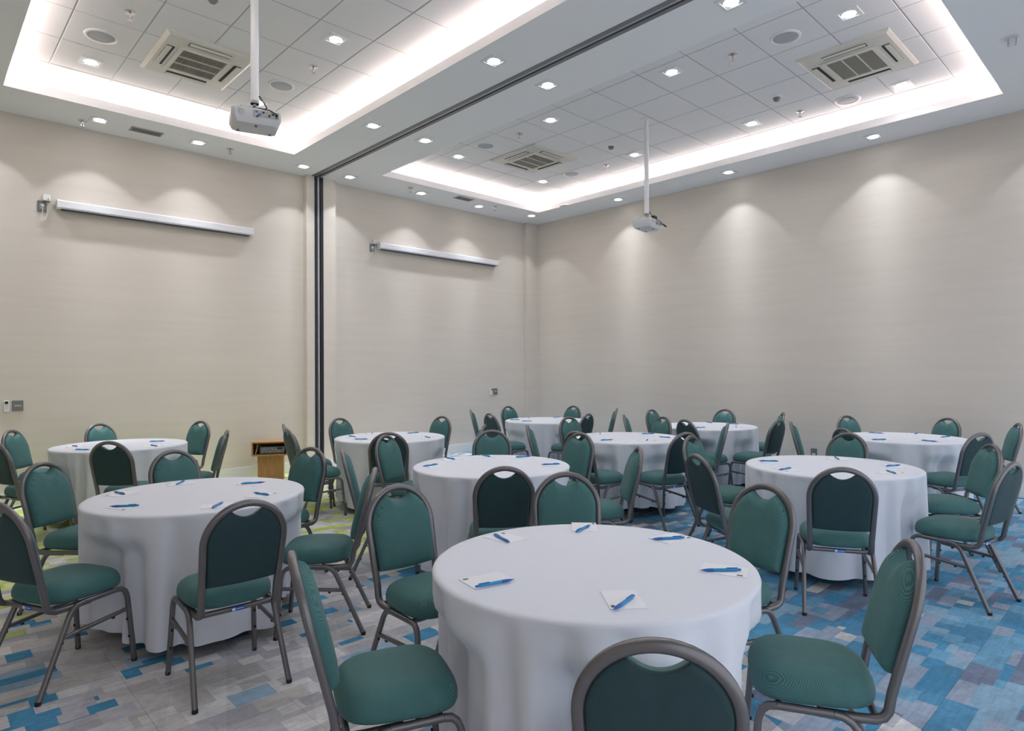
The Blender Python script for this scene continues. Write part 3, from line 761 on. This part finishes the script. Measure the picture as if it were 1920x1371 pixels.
# tables: centre, then chairs (x, y, facing in degrees)
TABLES = {
 'front centre': ((1.888, 1.559), [(1.158, 1.833, -112.1), (1.777, 2.447, 177.3), (2.479, 2.183, 136.0), (2.812, 1.507, 76.7), (2.262, 0.898, 29.2), (1.399, 0.951, -53.9)]),
 'front left': ((1.270, 4.080), [(0.565, 3.800, -64.0), (0.809, 4.828, -141.7), (1.482, 4.86, -168.1), (1.941, 4.478, 106.6), (1.769, 3.481, 54.8), (1.118, 3.185, -2.6)]),
 'middle': ((3.272, 3.689), [(2.794, 3.072, -37.1), (2.620, 4.110, -118.0), (3.225, 4.670, -156.2), (3.916, 4.389, 141.1), (4.174, 3.815, 88.2), (3.739, 3.003, 46.9)]),
 'front right': ((5.033, 1.836), [(4.200, 1.510, -62.0), (4.939, 2.612, -176.5), (4.126, 2.132, -119.0), (5.807, 2.123, 79.4), (5.741, 1.245, 35.2), (4.915, 1.012, -11.0)]),
 'far left': ((1.567, 7.415), [(0.806, 7.104, -67.9), (1.026, 7.977, -127.0), (1.699, 8.184, -153.6), (2.206, 7.862, 111.1), (2.029, 6.658, 63.8), (1.433, 6.424, -44.5)]),
 'partition': ((3.889, 6.075), [(3.926, 6.854, -167.7), (4.588, 6.421, 97.0), (3.459, 5.424, -33.5), (3.261, 6.684, -114.1), (3.059, 6.161, -97.7), (4.219, 5.368, 42.2)]),
 'far corner': ((6.789, 6.441), [(7.027, 7.184, -177.2), (6.011, 6.391, -99.2), (6.263, 7.046, -130.7), (7.481, 6.8, 86.2), (6.462, 5.733, 10.4), (7.497, 6.114, 37.4)]),
 'second-row right': ((5.635, 4.154), [(4.931, 4.489, -137.1), (5.873, 4.897, 175.6), (6.339, 4.439, 72.8), (6.261, 3.688, 28.0), (5.254, 3.46, -14.1), (4.879, 3.921, -95.1)]),
 'right wall': ((7.500, 4.240), [(6.872, 4.668, -145.7), (7.786, 4.98, -178.4), (6.818, 3.889, -109.2), (8.222, 4.569, 84.7), (7.215, 3.504, -2.1), (8.241, 3.922, 31.3)]),
 'far right': ((7.600, 2.050), [(8.194, 2.556, 158.2), (7.09, 2.64, -158.1), (6.822, 2.11, -121.4), (8.463, 2.033, 58.7), (7.018, 1.531, -26.9), (8.221, 1.461, 22.7)]),
}
for key_, (c_, l_) in list(TABLES.items()):      # seats stay clear of the cloth
    new_ = []
    for (x, y, a_) in l_:
        d_ = math.hypot(x-c_[0], y-c_[1]); f_ = max(d_, .775 if key_ in ('front centre', 'front left') else .82)/d_
        new_.append((c_[0]+(x-c_[0])*f_, c_[1]+(y-c_[1])*f_, a_))
    TABLES[key_] = (c_, new_)
WHERE = {'front centre': 'foreground table', 'front left': 'front left table', 'middle': 'second-row centre table', 'front right': 'front right table',
         'far left': 'far left table', 'partition': 'partition-post table', 'far corner': 'far corner table', 'second-row right': 'third-row middle table',
         'right wall': 'right-wall middle table', 'far right': 'far right table'}
SIDES = ['far', 'far left', 'left', 'near left', 'near', 'near right', 'right', 'far right']
def sides(c, pts):
    """name the side of the table each point lies on, as seen from the camera; no name twice"""
    va = math.atan2(c[1], c[0]); opts = []
    for i, p in enumerate(pts):
        a_ = math.degrees(math.atan2(p[1]-c[1], p[0]-c[0])-va) % 360
        for k_ in range(8):
            d = abs((a_-45*k_+180) % 360-180); opts.append((d, i, k_))
    opts.sort(); got = {}; used = set()
    for d, i, k_ in opts:
        if i not in got and k_ not in used: got[i] = k_; used.add(k_)
    return [SIDES[got[i]] for i in range(len(pts))]
index_children()
first = True
for key, (c, chs) in TABLES.items():
    for (x, y, dg), sd in zip(chs, sides(c, chs)):
        if first: o = chair0; first = False
        else: o = copy_tree(chair0)
        o.location = (x, y, 0); o.rotation_euler = (0, 0, math.radians(dg))
        tag(o, 'green padded metal chair on the %s side of the %s' % (sd, WHERE[key]), 'chair', 'chairs around the '+WHERE[key])

# ------------------------------------------------------------------ tables and their cloths
RT, ZT = .585, .738
def make_table():
    t = thing('round_table', '', 'table')
    MB().lathe([(.03, ZT-.022), (RT-.004, ZT-.022), (RT, ZT-.018), (RT, ZT-.004), (RT-.004, ZT), (.03, ZT)], 48).build('tabletop', 'plywood', t, 40)
    for k_ in range(4):
        a_ = PI/4+k_*PI/2; x, y = .33*math.cos(a_), .33*math.sin(a_)
        MB().box(x-.017, x+.017, y-.017, y+.017, 0, ZT-.022).build('leg', 'steel_leg', t)
    for s_ in (-1, 1): MB().box(-.24, .24, s_*.233-.01, s_*.233+.01, ZT-.06, ZT-.022).build('apron_bar', 'steel_leg', t)
    return t
def make_cloth(c, chs, seed):
    rnd = random.Random(seed)
    NTH, nv = 320, 30
    n1_, n2_ = rnd.choice((15, 16, 17)), rnd.choice((24, 25, 27))
    p1_, p2_, p3_, p4_ = [rnd.random()*6.28 for _ in range(4)]
    def fold(a_):
        # rounded lobes parted by narrow valleys, unevenly spaced and unevenly deep
        u_ = a_+.07*math.sin(3*a_+p3_)+.05*math.sin(5*a_+p4_)
        l1 = math.sin(n1_*u_+p1_); l2 = math.sin(n2_*u_+p2_)
        l1 = l1+.22*math.sin(2*(n1_*u_+p1_)+.9)
        return l1*(.88+.18*math.sin(2*a_+p4_))+l2*(.26+.14*math.sin(3*a_+p1_))
    hem = [.075+.020*math.sin(2*2*PI*i/NTH+seed)+.012*math.sin(5*2*PI*i/NTH+seed*2.1) for i in range(NTH)]
    rings = []
    for f_ in (.002, .3, .6, .85, .965): rings.append([(.6*f_*math.cos(2*PI*i/NTH), .6*f_*math.sin(2*PI*i/NTH), ZT+.006) for i in range(NTH)])
    for rr, dz in ((.592, .0045), (.599, .0), (.602, -.008)): rings.append([(rr*math.cos(2*PI*i/NTH), rr*math.sin(2*PI*i/NTH), ZT+dz) for i in range(NTH)])
    inv = []
    for (x, y, dg) in chs:
        inv.append((x-c[0], y-c[1], math.cos(math.radians(dg)), math.sin(math.radians(dg))))
    for j in range(1, nv+1):
        t_ = j/nv; rg = []
        for i in range(NTH):
            a_ = 2*PI*i/NTH; ca, sa = math.cos(a_), math.sin(a_)
            z = ZT-.008+(hem[i]-ZT+.008)*t_
            amp = .033*min(1, .10+t_*1.3)**.85
            r_ = .603+.018*t_-amp*(1.05-fold(a_))
            # where a seat is pushed in, the whole fall of cloth hangs inside its front edge
            if z < .64:
                wz = 1.0 if z < .52 else max(0, 1-(z-.52)/.12)
                wz = wz*wz*(3-2*wz); D = 0.0
                for (dx, dy, cc, ss) in inv:
                    rb = .628
                    px_, py_ = rb*ca-dx, rb*sa-dy
                    lx, ly = px_*cc+py_*ss, -px_*ss+py_*cc
                    if not -.4 < ly < .236: continue
                    wx = 1.0 if abs(lx) < .20 else max(0, 1-(abs(lx)-.20)/.16)
                    wx = wx*wx*(3-2*wx)
                    den = abs(-ca*ss+sa*cc)
                    if den > .25: D = max(D, min((.236-ly)/den, .26)*wx)
                r_ -= D*wz
            rg.append((r_*ca, r_*sa, z))
        rings.append(rg)
    mb = MB(); mb.loft(rings, False)
    mb.f.append(tuple(range(NTH)))
    return mb
table0 = make_table(); index_children()
first = True
for n_, (key, (c, chs)) in enumerate(TABLES.items()):
    if first: o = table0; first = False
    else: o = copy_tree(table0)
    o.location = (c[0], c[1], 0); o.rotation_euler = (0, 0, .3+n_*.5)
    tag(o, 'round folding table hidden under the white cloth of the '+WHERE[key], 'table', 'round banquet tables')
    cl = make_cloth(c, chs, n_*1.7+.4).build('tablecloth', 'linen', None, 60)
    cl.location = (c[0], c[1], 0)
    tag(cl, 'white floor-length tablecloth draped over the '+WHERE[key], 'tablecloth', 'white round tablecloths')

# ------------------------------------------------------------------ note cards and pens
ZP = ZT+.0062
card_me = MB().box(-.08, .08, -.0575, .0575, 0, .0025).mesh('note_card'); card_me.materials.append(M['paper'])
logo_me = MB().box(-.070, -.050, .038, .051, .0024, .0028).mesh('logo_print'); logo_me.materials.append(M['print_grey'])
def make_pen():
    t = thing('pen', '', 'pen')
    def rod(name, prof, mm):
        mb = MB().lathe(prof, 12); mb.v = [(z, x, y) for x, y, z in mb.v]; return mb.build(name, mm, t, 40)
    rod('barrel', [(.0048, -.030), (.0055, -.028), (.0055, .048), (.0050, .056), (.0042, .058)], 'pen_barrel')
    rod('grip', [(.0010, -.078), (.0016, -.072), (.0045, -.060), (.0058, -.045), (.0058, -.030)], 'pen_grip')
    rod('button', [(.0042, .058), (.0040, .066), (.0032, .070)], 'pen_grip')
    MB().box(.018, .058, -.0020, .0020, .0052, .0075).build('clip', 'pen_grip', t)
    return t
pen0 = make_pen(); index_children()
PENS = {
 'front centre': [(-.448, .055, -14), (-.277, -.359, 11), (.237, -.424, -42), (.48, -.039, -34), (-.038, .465, -105), (.359, .348, 14)],
 'front left': [(-.417, -.136, -34), (-.365, .33, -80), (.022, .434, 54), (.353, .083, -18), (.247, -.323, -77), (-.051, -.48, 50)],
 'middle': [(-.037, .48, -97), (-.374, .28, 2), (.294, .404, -101), (-.122, -.30, -99), (.48, .12, -19), (.307, -.34, -34)],
 'front right': [(-.139, .412, -58), (-.46, .157, -12), (.384, .094, -147), (.261, -.344, -23), (-.078, -.426, -140)],
 'far left': [(-.39, -.293, -46), (-.371, .12, -81), (.33, .0, -22), (.195, -.42, -80)],
 'partition': [(-.312, .279, -87), (-.393, -.05, -47), (.05, .46, 58), (.385, .115, -16), (.216, -.404, -100)],
 'far corner': [(-.338, .316, -48), (-.40, .0, -48), (.063, .43, 42), (.431, .185, -3), (-.017, -.33, 29)],
 'second-row right': [(.048, .402, 37), (-.413, -.054, -23), (.411, .008, -47), (-.139, -.36, 29), (.219, -.337, -93)],
 'right wall': [(-.36, -.10, -24), (.38, .20, -116), (.043, -.36, 26), (.40, -.14, -86)],
 'far right': [(.243, .331, -83), (-.47, .088, -47), (.47, -.007, 2), (.28, -.32, -23), (-.268, -.302, -100)],
}
rnd = random.Random(5)
CARD0 = [(-.430, .112, -11), (-.246, -.330, 50), (.254, -.406, 110), (.50, -.03, 173), (.385, .36, -138), (-.007, .475, -90)]   # foreground table: card centres and turns
first = True
for key, lst in PENS.items():
    c = TABLES[key][0]
    pts = [(c[0]+a_, c[1]+b_) for a_, b_, _ in lst]
    for (px_, py_, dg), sd, (gx_, gy_) in zip(lst, sides(c, pts), pts):
        ra = math.atan2(py_, px_)
        rr = math.hypot(px_, py_); rc = min(rr, .455)
        card = link('note_card', card_me, None, (c[0]+rc*math.cos(ra), c[1]+rc*math.sin(ra), ZP), (0, 0, ra-PI/2+rnd.uniform(-.25, .25)))
        if key == 'front centre':
            q_ = CARD0[lst.index((px_, py_, dg))]
            card.location = (c[0]+q_[0], c[1]+q_[1], ZP); card.rotation_euler = (0, 0, math.radians(q_[2]))
        tag(card, 'white note card with grey logo on the %s side of the %s' % (sd, WHERE[key]), 'note card', 'note cards on the '+WHERE[key])
        link('logo_print', logo_me, card)
        if first: o = pen0; first = False
        else: o = copy_tree(pen0)
        rp_ = min(rr, .47)
        o.location = (c[0]+rp_*math.cos(ra), c[1]+rp_*math.sin(ra), ZP+.0085); o.rotation_euler = (0, 0, math.radians(dg+180*rnd.choice((0, 1))))
        tag(o, 'blue ballpoint pen on the card at the %s side of the %s' % (sd, WHERE[key]), 'pen', 'pens on the '+WHERE[key])
